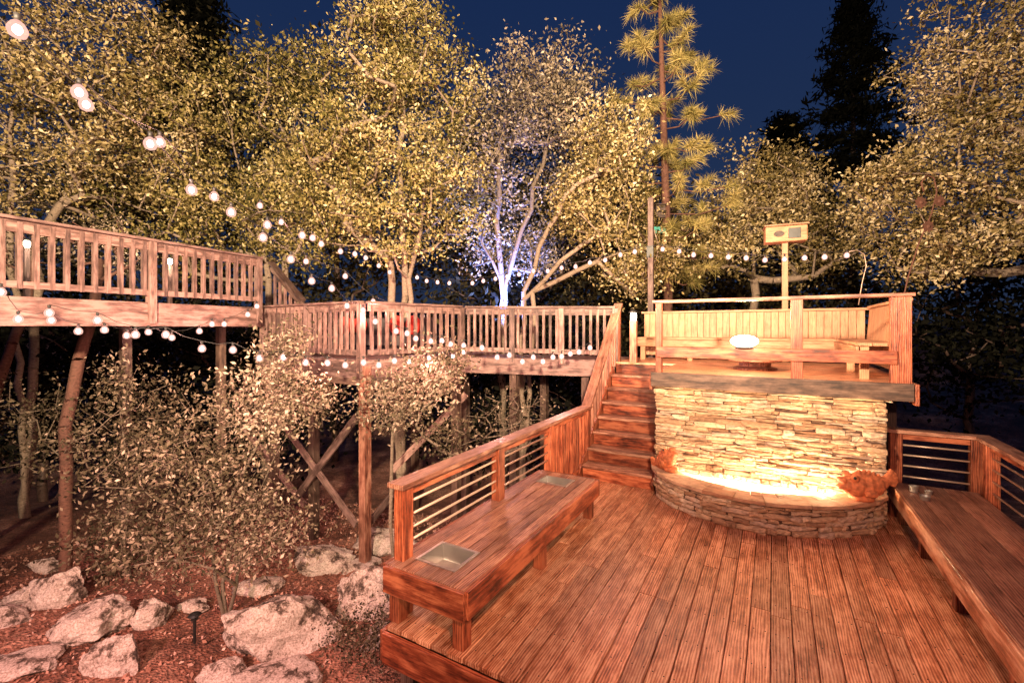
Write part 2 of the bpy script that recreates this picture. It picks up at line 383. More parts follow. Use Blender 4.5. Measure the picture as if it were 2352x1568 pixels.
def arc(s):
    s=max(0,min(AL[-1]-1e-4,s));
    i=int(np.searchsorted(AL,s,side='right')-1);i=min(i,199);f=(s-AL[i])/(AL[i+1]-AL[i]);p=SS[i].lerp(SS[i+1],f);a=SS[max(0,i-4)];c=SS[min(200,i+5)];d=(c-a).normalized();return p,d,Vector((d.y,-d.x,0))
ht=thing('stone_hearth','curved stone basin with flagstone rim at the foot of the stone wall','basin',(-.2,6.4,0))
mb=MB();z=0
for h in (.07,.055,.045,.06,.05,.035,.025):
    s=0
    while s<AL[-1]-.02:
        w=min(R.uniform(.1,.32),AL[-1]-s)
        if AL[-1]-s-w<.07:w=AL[-1]-s
        p,d,nn=arc(s+w/2);stone(mb,p+Vector((0,0,z+h/2))-nn*.02,d,nn,w-.004,h-.001,R.uniform(.0,.03));s+=w
    z+=h
mb.build('stonework',M['stone'],ht)
def strip(mb,off0,off1,z0,z1,s0,s1,n=8,tone=None):
    vs=[];fs=[]
    for k in range(n+1):
        p,d,nn=arc(s0+(s1-s0)*k/n)
        j0=R.uniform(-.008,.012) if off0>0 else 0
        for off,z in ((off0+j0,z0),(off0+j0,z1),(off1,z1),(off1,z0)):
            q=p+nn*off;q.y=min(q.y,6.74);vs.append((q.x,q.y,z))
    for k in range(n):
        for a in range(4): fs.append((k*4+a,k*4+(a+1)%4,(k+1)*4+(a+1)%4,(k+1)*4+a))
    fs.append((3,2,1,0));fs.append((n*4,n*4+1,n*4+2,n*4+3));mb.add(vs,fs,tone)
mb=MB();strip(mb,-.03,-.24,0,.335,0,AL[-1],60);mb.build('basin_wall',M['mortar'],ht)
mb=MB();s=0
while s<AL[-1]-.01:
    w=min(R.uniform(.28,.5),AL[-1]-s)
    if AL[-1]-s-w<.15:w=AL[-1]-s
    a=R.uniform(.34,.66)
    strip(mb,.04,-.12-.05*a,.337,.375+R.uniform(-.003,.004),s+.004,s+w-.004,6)
    strip(mb,-.128-.05*a,-.29+R.uniform(-.02,.02),.337,.374+R.uniform(-.003,.004),s+.004,s+w*a-.004,5)
    strip(mb,-.128-.05*a,-.29+R.uniform(-.02,.02),.337,.374+R.uniform(-.003,.004),s+w*a+.004,s+w-.004,5)
    s+=w
mb.build('flagstone_rim',M['flag'],ht,.004)
poly=[]
for k in range(41):
    p,d,nn=arc(AL[-1]*k/40);q=p-nn*.2;poly.append((q.x,min(q.y,6.745)))
poly=[p for p in poly if p[1]<6.744];poly=[(-1.28,6.745)]+poly+[(.9,6.745)]
MB().prism(poly,.22,.30).build('lit_water',M['water'],ht)
mb=MB();x=-1.25
while x<.85:
    w=R.uniform(.08,.2);stone(mb,(x+w/2,6.7,.33),(1,0,0),(0,-1,0),w-.01,.06,.04);x+=w
mb.build('ledge_stones',M['stone'],ht)
# ---------------------------------------------------------------- terracotta fish
def fish(label,c,yaw,sc,upright):
    c=Vector(c);t=thing('fish_sculpture',label,'sculpture',c)
    Rm=Matrix.Rotation(yaw,3,'Z')@Matrix.Rotation(-upright,3,'Y')
    lift=.06*math.sin(upright)
    def T(x,y,z): return c+Vector((0,0,lift))+Rm@(Vector((x,y,z))*sc)
    mb=MB();base=.13
    for x,r in ((.13,.09),(.06,.125),(-.02,.13),(-.09,.11),(-.15,.075),(-.19,.05)):
        mb.ell(T(x,0,base+max(0,-x-.05)*.5),(r*sc*.95,r*sc*.8,r*sc*.95),Rm,12,8)
    mb.ell(T(.205,0,base+.035),(.045*sc,.06*sc,.026*sc),Rm);mb.ell(T(.20,0,base-.035),(.045*sc,.055*sc,.026*sc),Rm)
    for s_ in (-1,1):
        mb.ell(T(.13,s_*.065,base+.08),(.038*sc,.034*sc,.038*sc),Rm)
        mb.ell(T(-.01,s_*.115,base-.04),(.06*sc,.022*sc,.035*sc),Rm)
    for q in range(6):
        x=.08-.045*q;mb.tube([T(x,0,base+.10-.01*q*.5),T(x-.03,0,base+.165-.006*abs(q-1.5)**1.5)],[.032*sc,.012*sc],6)
    for a in (-.5,-.1,.3,.7,1.1):
        mb.tube([T(-.19,0,base+.09),T(-.19-.11*math.cos(a),0,base+.10+.11*math.sin(a))],[.032*sc,.022*sc],6)
    o=mb.build('body',M['terra'],t,smooth=True);m=o.modifiers.new('remesh','REMESH');m.mode='VOXEL';m.voxel_size=.008*sc;m.use_smooth_shade=True
    m=o.modifiers.new('smooth','SMOOTH');m.iterations=1
    MB().ell(c+Vector((0,0,.03*sc)),(.11*sc,.09*sc,.045*sc)).build('plinth',M['terra'],t,smooth=True)
    for s_ in (-1,1): MB().ell(T(.146,s_*.092,base+.088),(.015*sc,.015*sc,.015*sc),Rm,8,6).build('eye',M['black'],t,smooth=True)
fish('small upright terracotta fish sculpture on the left end of the basin rim',(-1.2,6.40,.375),math.radians(-35),.95,.8)
fish('wider terracotta fish sculpture lying on the right end of the basin rim',(.86,6.40,.375),math.radians(205),1.15,.12)
# ---------------------------------------------------------------- right bench + railing
t=thing('wooden_bench','long wooden bench along the right edge of the deck','bench',(1.65,5,0))
mb=MB()
for k in range(5): mb.box((1.25+.152*k,2.62,.412),(1.25+.152*k+.146,7.08,.45),1)
mb.build('seat',M['rail'],t,.004)
MB().beam((1.232,2.6,.355),(1.232,7.1,.355),.036,.19).build('apron',M['deck'],t,.005)
bench_legs(t,[(1.33,2.9),(1.33,4.0),(1.33,5.05),(1.33,6.05),(1.33,6.95),(1.93,2.9),(1.93,4.0),(1.93,5.05),(1.93,6.05),(1.93,6.95)],.41,M['red'])
t=thing('deck_railing','red corner railing with steel rods at the right edge of the deck','railing',(1.9,6.6,0))
for x,y in ((1.3,7.22),(2.03,7.22),(2.08,6.98),(2.08,5.4),(2.08,3.8)): MB().beam((x,y,-.03),(x,y,1.03),.12,.10,up=(0,1,0)).build('post',M['red'],t,.006)
MB().beam((1.2,7.22,1.05),(2.16,7.22,1.05),.16,.042).build('cap_rail',M['rail'],t,.005)
MB().beam((2.08,7.13,1.052),(2.08,2.7,1.052),.16,.042).build('cap_rail',M['rail'],t,.005)
MB().beam((1.3,7.22,.99),(2.03,7.22,.99),.04,.075).build('upper_rail',M['red'],t,.004)
MB().beam((2.08,7.0,.99),(2.08,2.8,.99),.04,.075).build('upper_rail',M['red'],t,.004)
for z in (.5,.63,.76,.88):
    MB().tube([(1.35,7.22,z),(1.98,7.22,z)],.0115,10).build('steel_rod',M['steel'],t,smooth=True)
    MB().tube([(2.08,6.93,z),(2.08,2.8,z)],.0115,10).build('steel_rod',M['steel'],t,smooth=True)
for i,(x,y,r,lb) in enumerate(((1.38,6.75,.045,'tallest silver cup at the far end of the right bench'),(1.5,6.72,.035,'small silver cup nearest the railing on the right bench'),(1.42,6.5,.05,'wide low silver cup on the right bench, nearest of three'))):
    tt=thing('metal_cup',lb,'cup',(x,y,.45))
    MB().lathe((x,y,.451),[(r*.8,0),(r,.0+(.07 if i==0 else .045)),(r*.9,.07 if i==0 else .045),(r*.7,.01)],14).build('cup_wall',M['pan'],tt,smooth=False)
# ---------------------------------------------------------------- upper deck
t=thing('upper_deck','raised wooden deck above the stone wall','deck',(0,8.2,1.68))
mb=MB();y=6.67
while y<9.95:
    x0=-1.5 if y<8.3 else -2.6
    mb.box((x0,y,1.642),(1.4,y+.138,1.68),0);y+=.145
mb.build('floor_boards',M['deck'],t,.003)
MB().beam((-1.52,6.64,1.585),(1.36,6.64,1.585),.04,.2).build('fascia',M['dark'],t,.005)
MB().beam((-1.53,6.66,1.53),(-1.53,8.3,1.53),.036,.2).build('fascia',M['red'],t,.005)
MB().beam((1.39,6.64,1.56),(1.39,9.95,1.56),.04,.24).build('fascia',M['red'],t,.005)
for x,y in ((1.3,7.6),(1.3,9.8),(-2.5,9.8),(-.5,9.8),(-1.4,8.2)):
    MB().beam((x,y,gh(x,y)-.2),(x,y,1.6),.14,.14,up=(0,1,0)).build('support_post',M['dark'],t)
t=thing('deck_railing','upper deck railing over the stone wall with one wide middle board','railing',(0,6.68,1.68))
for x,w in ((-1.42,.085),(.25,.13),(1.25,.19)): MB().beam((x,6.69,1.60),(x,6.69,2.665),w,.09,up=(0,1,0)).build('post',M['red'],t,.006)
MB().beam((-1.5,6.69,2.685),(1.37,6.69,2.685),.15,.04).build('cap_rail',M['rail'],t,.005)
MB().beam((-1.44,6.62,1.975),(1.21,6.62,1.975),.04,.15).build('middle_board',M['red'],t,.005)
MB().beam((1.31,6.76,2.66),(1.34,7.3,2.66),.1,.04).build('side_rail',M['rail'],t,.005)
t=thing('wooden_bench','pale wooden bench with tall board back wrapping around the upper deck','bench',(0,9.5,1.68))
mb=MB();x=-2.4
while x<1.33:
    mb.box((x,9.86,1.75),(x+.112,9.885,2.62),2);x+=.118
mb.build('backrest',M['pale'],t,.003)
mb=MB();y=7.3
while y<9.8:
    mb.beam((1.37,y,1.75),(1.44,y,2.64),.112,.025,up=(1,0,0));y+=.118
mb.build('backrest',M['pale'],t,.003)
MB().beam((-2.45,9.86,2.645),(1.45,9.86,2.645),.1,.04).build('back_cap',M['pale'],t,.004)
MB().beam((1.44,9.8,2.665),(1.44,7.32,2.665),.1,.04).build('back_cap',M['pale'],t,.004)
mb=MB()
for k in range(4): mb.box((-2.42,9.3+.138*k,2.09),(1.3,9.3+.138*k+.132,2.13),0)
mb.build('seat',M['pale'],t,.004)
mb=MB()
for k in range(3): mb.box((.90+.145*k,6.95,2.09),(.90+.145*k+.138,9.29,2.13),1)
mb.build('seat',M['pale'],t,.004)
MB().beam((-2.42,9.28,2.02),(.88,9.28,2.02),.03,.13).build('apron',M['pale'],t,.004)
MB().beam((.89,9.28,2.02),(.89,6.95,2.02),.03,.13).build('apron',M['pale'],t,.004)
for x,y in ((-2.3,9.36),(-1.4,9.36),(-.5,9.36),(.3,9.36),(.97,7.05),(.97,8.2)): MB().beam((x,y,1.68),(x,y,2.09),.09,.09,up=(0,1,0)).build('leg',M['pale'],t,.004)
t=thing('low_table','low round table in the middle of the upper deck','table',(-.25,7.9,1.68))
MB().lathe((-.25,7.9,1.681),[(.3,0),(.3,.03),(.22,.05),(.22,.12)],24).build('pedestal',M['rail'],t)
MB().lathe((-.25,7.9,1.803),[(.36,0),(.37,.015),(.36,.03)],24).build('table_top',M['rail'],t)
# ---------------------------------------------------------------- lamp on middle board
c=Vector((-.33,6.62,2.065));t=thing('round_lamp','brightly lit round lamp on the middle board of the upper railing','lamp',(-.33,6.62,2.05))
MB().lathe((c.x,c.y,2.0525),[(.11,0),(.11,.012),(.03,.02)],18).build('base',M['black'],t)
MB().ell(c+Vector((0,0,.075)),(.165,.13,.078),None,20,12).build('globe',M['lamp'],t,smooth=True)
# ---------------------------------------------------------------- generic railing
def railing(name_label,p0,p1,z0,z1,mat,h=1.02,posts=(0,1),sp=.15,bw=.05,postdrop=.0,capw=.15,cat='railing',topboard=.13):
    p0=Vector((*p0,0));p1=Vector((*p1,0));d=p1-p0;L=d.length;dn=d/L;c=(p0+p1)/2
    t=thing('deck_railing',name_label,cat,(c.x,c.y,(z0+z1)/2))
    Q=lambda s,z:Vector((p0.x+d.x*s,p0.y+d.y*s,z0+(z1-z0)*s+z))
    MB().beam(Q(0,h-.02),Q(1,h-.02),capw,.04).build('cap_rail',mat,t,.005)
    MB().beam(Q(0,h-.045-topboard/2),Q(1,h-.045-topboard/2),.04,topboard).build('upper_rail',mat,t,.004)
    MB().beam(Q(0,.14),Q(1,.14),.04,.09).build('lower_rail',mat,t,.004)
    for s in posts: MB().beam(Q(s,-postdrop),Q(s,h-.042),.11,.11,up=tuple(dn)).build('post',mat,t,.005)
    n=int(L/sp)
    for k in range(n):
        s=(k+.5)/n
        if min(abs(s-q) for q in posts)*L<.08: continue
        MB().beam(Q(s,.09),Q(s,h-.06),bw,bw,up=tuple(dn)).build('baluster',mat,t)
    return t
ZL=2.71
D0=(-7.65,-1.7);E=(-9.08,5.5)
dd=Vector((E[0]-D0[0],E[1]-D0[1]));
railing('tall weathered railing of the high deck at the left',D0,E,ZL-.02,ZL+.05,M['grey'],1.0,posts=[(y+1.7)/7.2 for y in (-.5,1.3,3.45,5.44)],sp=.16,bw=.055,postdrop=.36,topboard=.15)
t=thing('high_deck','high weathered wooden deck at the left of the yard','deck',(-9.5,2,ZL))
MB().prism([(D0[0]-.03,D0[1]),(E[0]-.03,E[1]),(E[0]-3.6,E[1]-.7),(D0[0]-3.6,D0[1]-.7)],ZL-.1,ZL-.02).build('floor_boards',M['grey'],t)
MB().beam((D0[0]-.02,D0[1],ZL-.2),(E[0]-.02,E[1],ZL-.17),.05,.38).build('fascia',M['grey'],t,.005)
MB().beam((E[0]-.05,E[1]+.02,ZL-.2),(E[0]-3.6,E[1]-.68,ZL-.2),.05,.36).build('fascia',M['grey'],t,.005)
for s in (.4,.75,1):
    x=D0[0]+dd.x*s-1.3;y=D0[1]+dd.y*s-.1;MB().beam((x,y,gh(x,y)-.2),(x,y,ZL-.1),.14,.14,up=(0,1,0)).build('support_post',M['dark'],t)
ZP=1.75
A=(-9.24,5.65);B=(-6.13,5.47);C=(-5.65,7.7);P2=(-2.62,8.5)
t=thing('lounge_deck','weathered platform on tall posts at the middle of the walkway','deck',(-7.5,6.5,ZP))
MB().prism([A,B,C,(-5.75,9.4),(-9.4,9.1)],ZP-.08,ZP).build('floor_boards',M['grey'],t)
for p,q in ((A,B),(B,C)): MB().beam((*p,ZP-.17),(*q,ZP-.17),.05,.3).build('fascia',M['grey'],t,.005)
for p,q in ((A,B),(B,C)):
    o1=Vector((0,0,-.36));MB().beam(Vector((*p,ZP))+o1,Vector((*q,ZP))+o1,.09,.12).build('girder',M['dark'],t,.005)
for x,y in ((-6.1,5.53),(-7.75,5.75),(-9.1,5.8),(-5.7,7.6),(-6.4,8.9),(-8,8.9)):
    MB().beam((x,y,gh(x,y)-.1),(x,y,ZP-.09),.15,.15,up=(0,1,0)).build('support_post',M['rail'] if x==-6.1 else M['dark'],t,.006)
MB().box((-6.3,5.33,gh(-6.1,5.5)-.15),(-5.9,5.73,gh(-6.1,5.5)+.08)).build('footing',M['granite'],t,.015)
for a,c in ((P(640,960,9.3),P(818,1205,7.9)),(P(682,1140,8.9),P(818,958,7.9)),(P(840,1210,7.95),P(915,1118,9)),(P(700,1160,9.4),P(560,980,9.9)),(P(900,1080,8.8),P(1070,905,9.6))):
    MB().beam(a,c,.04,.14).build('brace',M['grey'],t,.004)
railing('weathered railing on the left front edge of the lounge platform',A,B,ZP,ZP,M['grey'],1.03,posts=(0,.5,1),sp=.15,postdrop=.3)
railing('short weathered railing on the right side of the lounge platform',(B[0]+.03,B[1]+.12),C,ZP,ZP,M['grey'],1.03,posts=(1,),sp=.15)
railing('weathered railing of the walkway leading to the stair head',(C[0]+.1,C[1]+.03),P2,ZP-.01,1.70,M['grey'],1.03,posts=(.33,.66,1),sp=.13,postdrop=.1)
t=thing('walkway','elevated weathered walkway between the platform and the stairs','walkway',(-4.2,8.7,1.7))
MB().prism([C,P2,(-2.62,9.9),(-5.75,9.4)],1.62,1.695).build('floor_boards',M['grey'],t)
MB().beam((C[0],C[1]-.02,1.55),(P2[0],P2[1]-.02,1.54),.05,.32).build('fascia',M['grey'],t,.005)
for x,y in ((-4.6,8.1),(-3.2,8.5),(-4.6,9.5),(-3,9.6)):
    MB().beam((x,y,gh(x,y)-.1),(x,y,1.6),.15,.15,up=(0,1,0)).build('support_post',M['dark'],t)
t=thing('wooden_stairs','short weathered stairs between the high deck and the platform','stairs',(-8.7,6.2,ZP))
for k in range(5):
    x=-9.15+.25*k;MB().box((x,5.8,ZL-.19*(k+1)-.04),(x+.27,6.8,ZL-.19*(k+1)),1).build('tread',M['grey'],t,.004)
MB().beam((-9.15,5.78,ZL-.15),(-8.0,5.78,ZP+.05),.04,.25).build('stringer',M['grey'],t)
t=thing('stair_railing','dark sloping handrail beside the short stairs at the high deck','railing',(-8.6,5.75,ZP))
MB().beam((-9.08,5.72,3.68),(-8.05,5.72,2.86),.14,.05).build('cap_rail',M['dark'],t,.005)
MB().beam((-9.08,5.72,3.58),(-8.05,5.72,2.76),.04,.12).build('upper_rail',M['dark'],t,.005)
for k in range(6):
    x=-8.95+.17*k;MB().beam((x,5.72,ZL-.1-.8*(k/5)),(x,5.72,3.5-.8*(x+9.08)),.045,.045,up=(0,1,0)).build('baluster',M['grey'],t)
c=P(840,800,10.2);c.z=ZP
t=thing('patio_sofa','dark patio sofa behind the platform railing','sofa',c)
mb=MB();mb.beam(c+Vector((-1.3,0,.3)),c+Vector((1.5,.2,.3)),.65,.22);mb.build('seat',M['dcloth'],t,.03)
mb=MB();mb.beam(c+Vector((-1.3,.35,.55)),c+Vector((1.5,.55,.55)),.12,.5);mb.build('backrest',M['dcloth'],t,.03)
for q in (-1.2,1.35): MB().beam(c+Vector((q,0,0)),c+Vector((q,0,.2)),.08,.5,up=(0,1,0)).build('leg',M['dark'],t)
for q,lb in ((-.75,'leftmost red cushion on the patio sofa'),(-.3,'second red cushion from the left on the patio sofa'),(.75,'third red cushion from the left on the patio sofa'),(1.2,'rightmost red cushion on the patio sofa')):
    mb=MB();cc=c+Vector((q,.13+.08*q,.63));mb.ell(cc,(.21,.09,.21),None,14,8);o=mb.build('cushion',M['red_cloth'],None,smooth=True);tag(o,lb,'cushion')
# ---------------------------------------------------------------- speaker box on post
c=P(1803,540,8.6)
t=thing('speaker_box','tan box with round grille and black window on a wooden post','speaker',(c.x,c.y,1.68))
ax=Vector((1,0.12,0)).normalized();f=Vector((.12,-1,0)).normalized()
MB().beam((c.x,c.y+.03,1.68),(c.x,c.y+.03,c.z-.13),.1,.09,up=(0,1,0)).build('post',M['tan'],t,.005)
w=.34
MB().beam(c-ax*w,c+ax*w,.34,.29).build('housing',M['tan'],t,.02)
mb=MB();mb.beam(c-ax*(w+.02)+Vector((0,0,.163)),c+ax*(w+.02)+Vector((0,0,.163)),.4,.03);mb.build('roof_board',M['tan'],t,.005)
mb=MB();mb.beam(c+ax*.03+f*.172,c+ax*.23+f*.172,.012,.19);mb.build('window',M['black'],t,.006)
gm=MB();vs=[];cc=c-ax*.12+f*.175
for k in range(20):
    a=2*math.pi*k/20;vs.append(cc+ax*.085*math.cos(a)+Vector((0,0,.055*math.sin(a))))
vs2=[v+f*.012 for v in vs];gm.add(vs+vs2,[tuple(range(20)),tuple(range(39,19,-1))]+[(k,(k+1)%20,20+(k+1)%20,20+k) for k in range(20)])
gm.build('grille',M['dark'],t)
c=P(1495,715,9.95)
t=thing('metal_pole','tall grey pole standing behind the bench beside the pine','pole',(c.x,c.y,1.6))
MB().beam((c.x,c.y,1.6),(c.x,c.y,P(1495,455,9.95).z),.11,.11,up=(0,1,0)).build('shaft',M['grey'],t,.005)
MB().beam((c.x,c.y-.07,3.85),(c.x,c.y-.07,4.1),.14,.03,up=(0,1,0)).build('bracket',M['black'],t)
c=P(1455,725,8.45)
t=thing('post_lantern','white lit lantern on a pale post at the top of the stairs','lamp',(c.x,c.y,1.68))
MB().beam((c.x,c.y,1.68),(c.x,c.y,c.z-.09),.12,.10,up=(0,1,0)).build('post',M['rail'],t,.005)
MB().lathe((c.x,c.y,c.z-.09),[(.045,0),(.055,.02),(.055,.12),(.04,.14)],14).build('lit_glass',M['lamp'],t,smooth=False)
MB().lathe((c.x,c.y,c.z+.052),[(.085,0),(.08,.02),(.02,.06)],14).build('roof',M['black'],t)
for px,py,tt,lb in ((62,560,8.0,'left lit lamp on a thin post on the high deck'),(390,600,9.5,'right lit lamp on a thin post on the high deck')):
    c=P(px,py,tt);t=thing('deck_lamp',lb,'lamp',(c.x,c.y,ZL))
    MB().beam((c.x,c.y,ZL-.02),(c.x,c.y,c.z-.08),.07,.07,up=(0,1,0)).build('post',M['grey'],t,.004)
    MB().lathe((c.x,c.y,c.z-.06),[(.03,0),(.045,.03),(.045,.09),(.03,.11)],12).build('lit_glass',M['lamp'],t)
    MB().lathe((c.x,c.y,c.z+.052),[(.07,0),(.02,.05)],12).build('roof',M['black'],t)
a=P(1970,700,7.95)
t=thing('curved_hook','thin curved metal hook holding the end of the light string','hook',(a.x,a.y,2.6))
MB().tube([P(1972,700,7.95),P(1980,650,7.95),P(1990,610,7.95),P(1985,584,7.95),P(1968,574,7.95),P(1950,578,7.95)],.008,8).build('rod',M['steel'],t,smooth=True)
t=thing('garden_hook','tall black curled plant hook with a flower spinner beyond the upper deck','hook',P(2075,665,7.3))
MB().tube([P(2072,700,7.3),P(2085,640,7.3),P(2110,560,7.3),P(2140,490,7.3),P(2152,440,7.3),P(2145,408,7.3),P(2128,402,7.3),P(2116,420,7.3),P(2122,440,7.3)],.011,8).build('rod',M['rust'],t,smooth=True)
for px,py in ((2115,465),(2132,520),(2158,462)):
    mb=MB();c=P(px,py,7.28)
    for k in range(9):
        an=2*math.pi*k/9;v=RIGHT*math.cos(an)+Vector((0,0,math.sin(an)));w_=RIGHT*-math.sin(an)+Vector((0,0,math.cos(an)))
        mb.add([c,c+v*.07+w_*.025,c+v*.11,c+v*.07-w_*.025],[(0,1,2,3)])
    mb.ell(c,(.03,.02,.03),None,8,6);mb.build('flower',M['rust'],t)
p=G(447,1475,-1.62)
t=thing('path_light','small black path light standing among the rocks','path light',p)
MB().tube([p,p+Vector((0,0,.3))],.018,8).build('stake',M['black'],t)
MB().lathe(p+Vector((0,0,.29)),[(.04,0),(.045,.05),(.075,.055),(.055,.075),(.02,.09)],14).build('head',M['black'],t)
# ---------------------------------------------------------------- string lights
def shared(mb,name,mat,smooth=True):
    o=mb.build(name,mat,smooth=smooth);d=o.data;bpy.data.objects.remove(o);return d
gd=shared(MB().lathe((0,0,0),[(.014,0),(.03,-.014),(.044,-.04),(.046,-.06),(.037,-.087),(.012,-.100)],14),'bulb',M['globe'])
fd=shared(MB().ell((0,0,-.052),(.022,.022,.028),None,10,8),'filament',M['filament'])
sd_=shared(MB().lathe((0,0,0),[(.015,0),(.017,.04)],8),'socket',M['cable'])
LIGHTPTS=[]
def lights(label,pts,t0,t1,every=5,gm=1.0):
    n=len(pts);pos=[P(x,y,t0+(t1-t0)*((i/(n-1))**gm)) for i,(x,y) in enumerate(pts)]
    t=thing('string_lights',label,'string lights',pos[0])
    cab=[]
    for i,p in enumerate(pos):
        top=p+Vector((0,0,.095))
        if i:
            q=pos[i-1]+Vector((0,0,.095));cab.append((q+top)/2-Vector((0,0,.03)))
        cab.append(top)
    MB().tube(cab,.004,5).build('cable',M['cable'],t,smooth=True)
    for i,p in enumerate(pos):
        b_=bpy.data.objects.new('bulb',gd);COL.objects.link(b_);b_.parent=t;b_.location=p+Vector((0,0,.05))-pos[0]
        for nm,dt in (('filament',fd),('socket',sd_)):
            s_=bpy.data.objects.new(nm,dt);COL.objects.link(s_);s_.parent=b_
        if i%every==every//2: LIGHTPTS.append(p-Vector((0,0,.12)))
lights('string of bulbs coming down from the top left corner to the platform post',[(40,68),(182,212),(345,330),(440,436),(531,487),(604,545),(668,595),(716,645),(762,662),(797,702),(834,712)],2.6,7.6,4)
lights('string of bulbs from the top left passing above the platform into the oaks',[(-60,20),(198,240),(367,326),(492,451),(614,516),(694,540),(718,546),(738,560),(782,577),(815,583),(840,592),(870,610),(895,625)],2.8,10.5)
lights('short string of bulbs hanging over the lounge platform',[(597,472),(646,510),(703,600),(793,634),(857,692),(924,710),(970,725)],7,8.8,3)
lights('string of bulbs sagging along the high deck fascia',[(2,670),(42,732),(118,735),(180,760),(240,757),(291,770),(341,762),(395,775),(458,760),(487,744),(515,744),(569,722),(590,703)],5.0,8.6,4)
lights('string of bulbs sagging below the lounge platform railing',[(113,718),(224,735),(311,768),(381,768),(464,800),(535,803),(596,822),(651,820),(702,832),(752,833),(793,838),(835,832),(870,838),(906,828),(940,830),(985,822),(1040,818),(1065,808)],5.3,7.6,6)
lights('string of bulbs along the walkway railing',[(862,738),(910,760),(935,765),(955,777),(990,783),(1015,782),(1035,790),(1065,793),(1107,798),(1142,820),(1170,815),(1200,830),(1225,820),(1247,830),(1270,820),(1290,818),(1310,812),(1330,808),(1355,798)],7.2,8.1,6)
lights('long string of bulbs from the oaks across to the curved hook',[(958,637),(980,645),(1005,648),(1032,650),(1085,650),(1110,645),(1138,640),(1165,635),(1192,630),(1225,622),(1258,622),(1290,615),(1322,612),(1355,603),(1390,597),(1425,585),(1458,578),(1522,572),(1560,577),(1593,585),(1633,587),(1673,590),(1714,592),(1757,597),(1802,595),(1848,592),(1894,590),(1945,586)],11,7.9,9)
# ---------------------------------------------------------------- vegetation
def fastmesh(name,v,k,tn,mat,parent):
    off=WL.get(parent,Vector((0,0,0))) if parent else Vector((0,0,0))
    v=v-np.array(off);m=len(v)//k
    me=bpy.data.meshes.new(name);me.vertices.add(len(v));me.vertices.foreach_set('co',v.astype(np.float32).ravel())
    me.loops.add(len(v));me.loops.foreach_set('vertex_index',np.arange(len(v),dtype=np.int32))
    me.polygons.add(m);me.polygons.foreach_set('loop_start',np.arange(0,len(v),k,dtype=np.int32))
    me.update(calc_edges=True)
    a=me.attributes.new('tone','FLOAT','POINT');a.data.foreach_set('value',tn.astype(np.float32))
    me.materials.append(mat);o=bpy.data.objects.new(name,me);COL.objects.link(o)
    if parent:o.parent=parent
    WL[o]=off;return o
def leaves(name,cen,tone,per,spread,L,W,mat,parent,seed,flat=.75):
    rg=np.random.default_rng(seed);cen=np.array(cen);n=len(cen);m=n*per
    sc=np.repeat(rg.uniform(.65,1.3,n),per)[:,None]
    pos=np.repeat(cen,per,0)+rg.normal(0,1,(m,3))*spread*sc*np.array([1,1,flat])
    a=rg.normal(0,1,(m,3));a/=np.linalg.norm(a,axis=1)[:,None]
    q=rg.normal(0,1,(m,3));b=np.cross(a,q);b/=np.linalg.norm(b,axis=1)[:,None]
    s=rg.uniform(.5,1.3,(m,1))
    v=np.empty((m,4,3));v[:,0]=pos-a*L*.5*s;v[:,1]=pos+b*W*.5*s+a*L*.08;v[:,2]=pos+a*L*.5*s;v[:,3]=pos-b*W*.5*s+a*L*.08
    tn=np.clip(np.repeat(np.array(tone),per)+rg.normal(0,.22,m),0,1)
    return fastmesh(name,v.reshape(-1,3),4,np.repeat(tn,4),mat,parent)
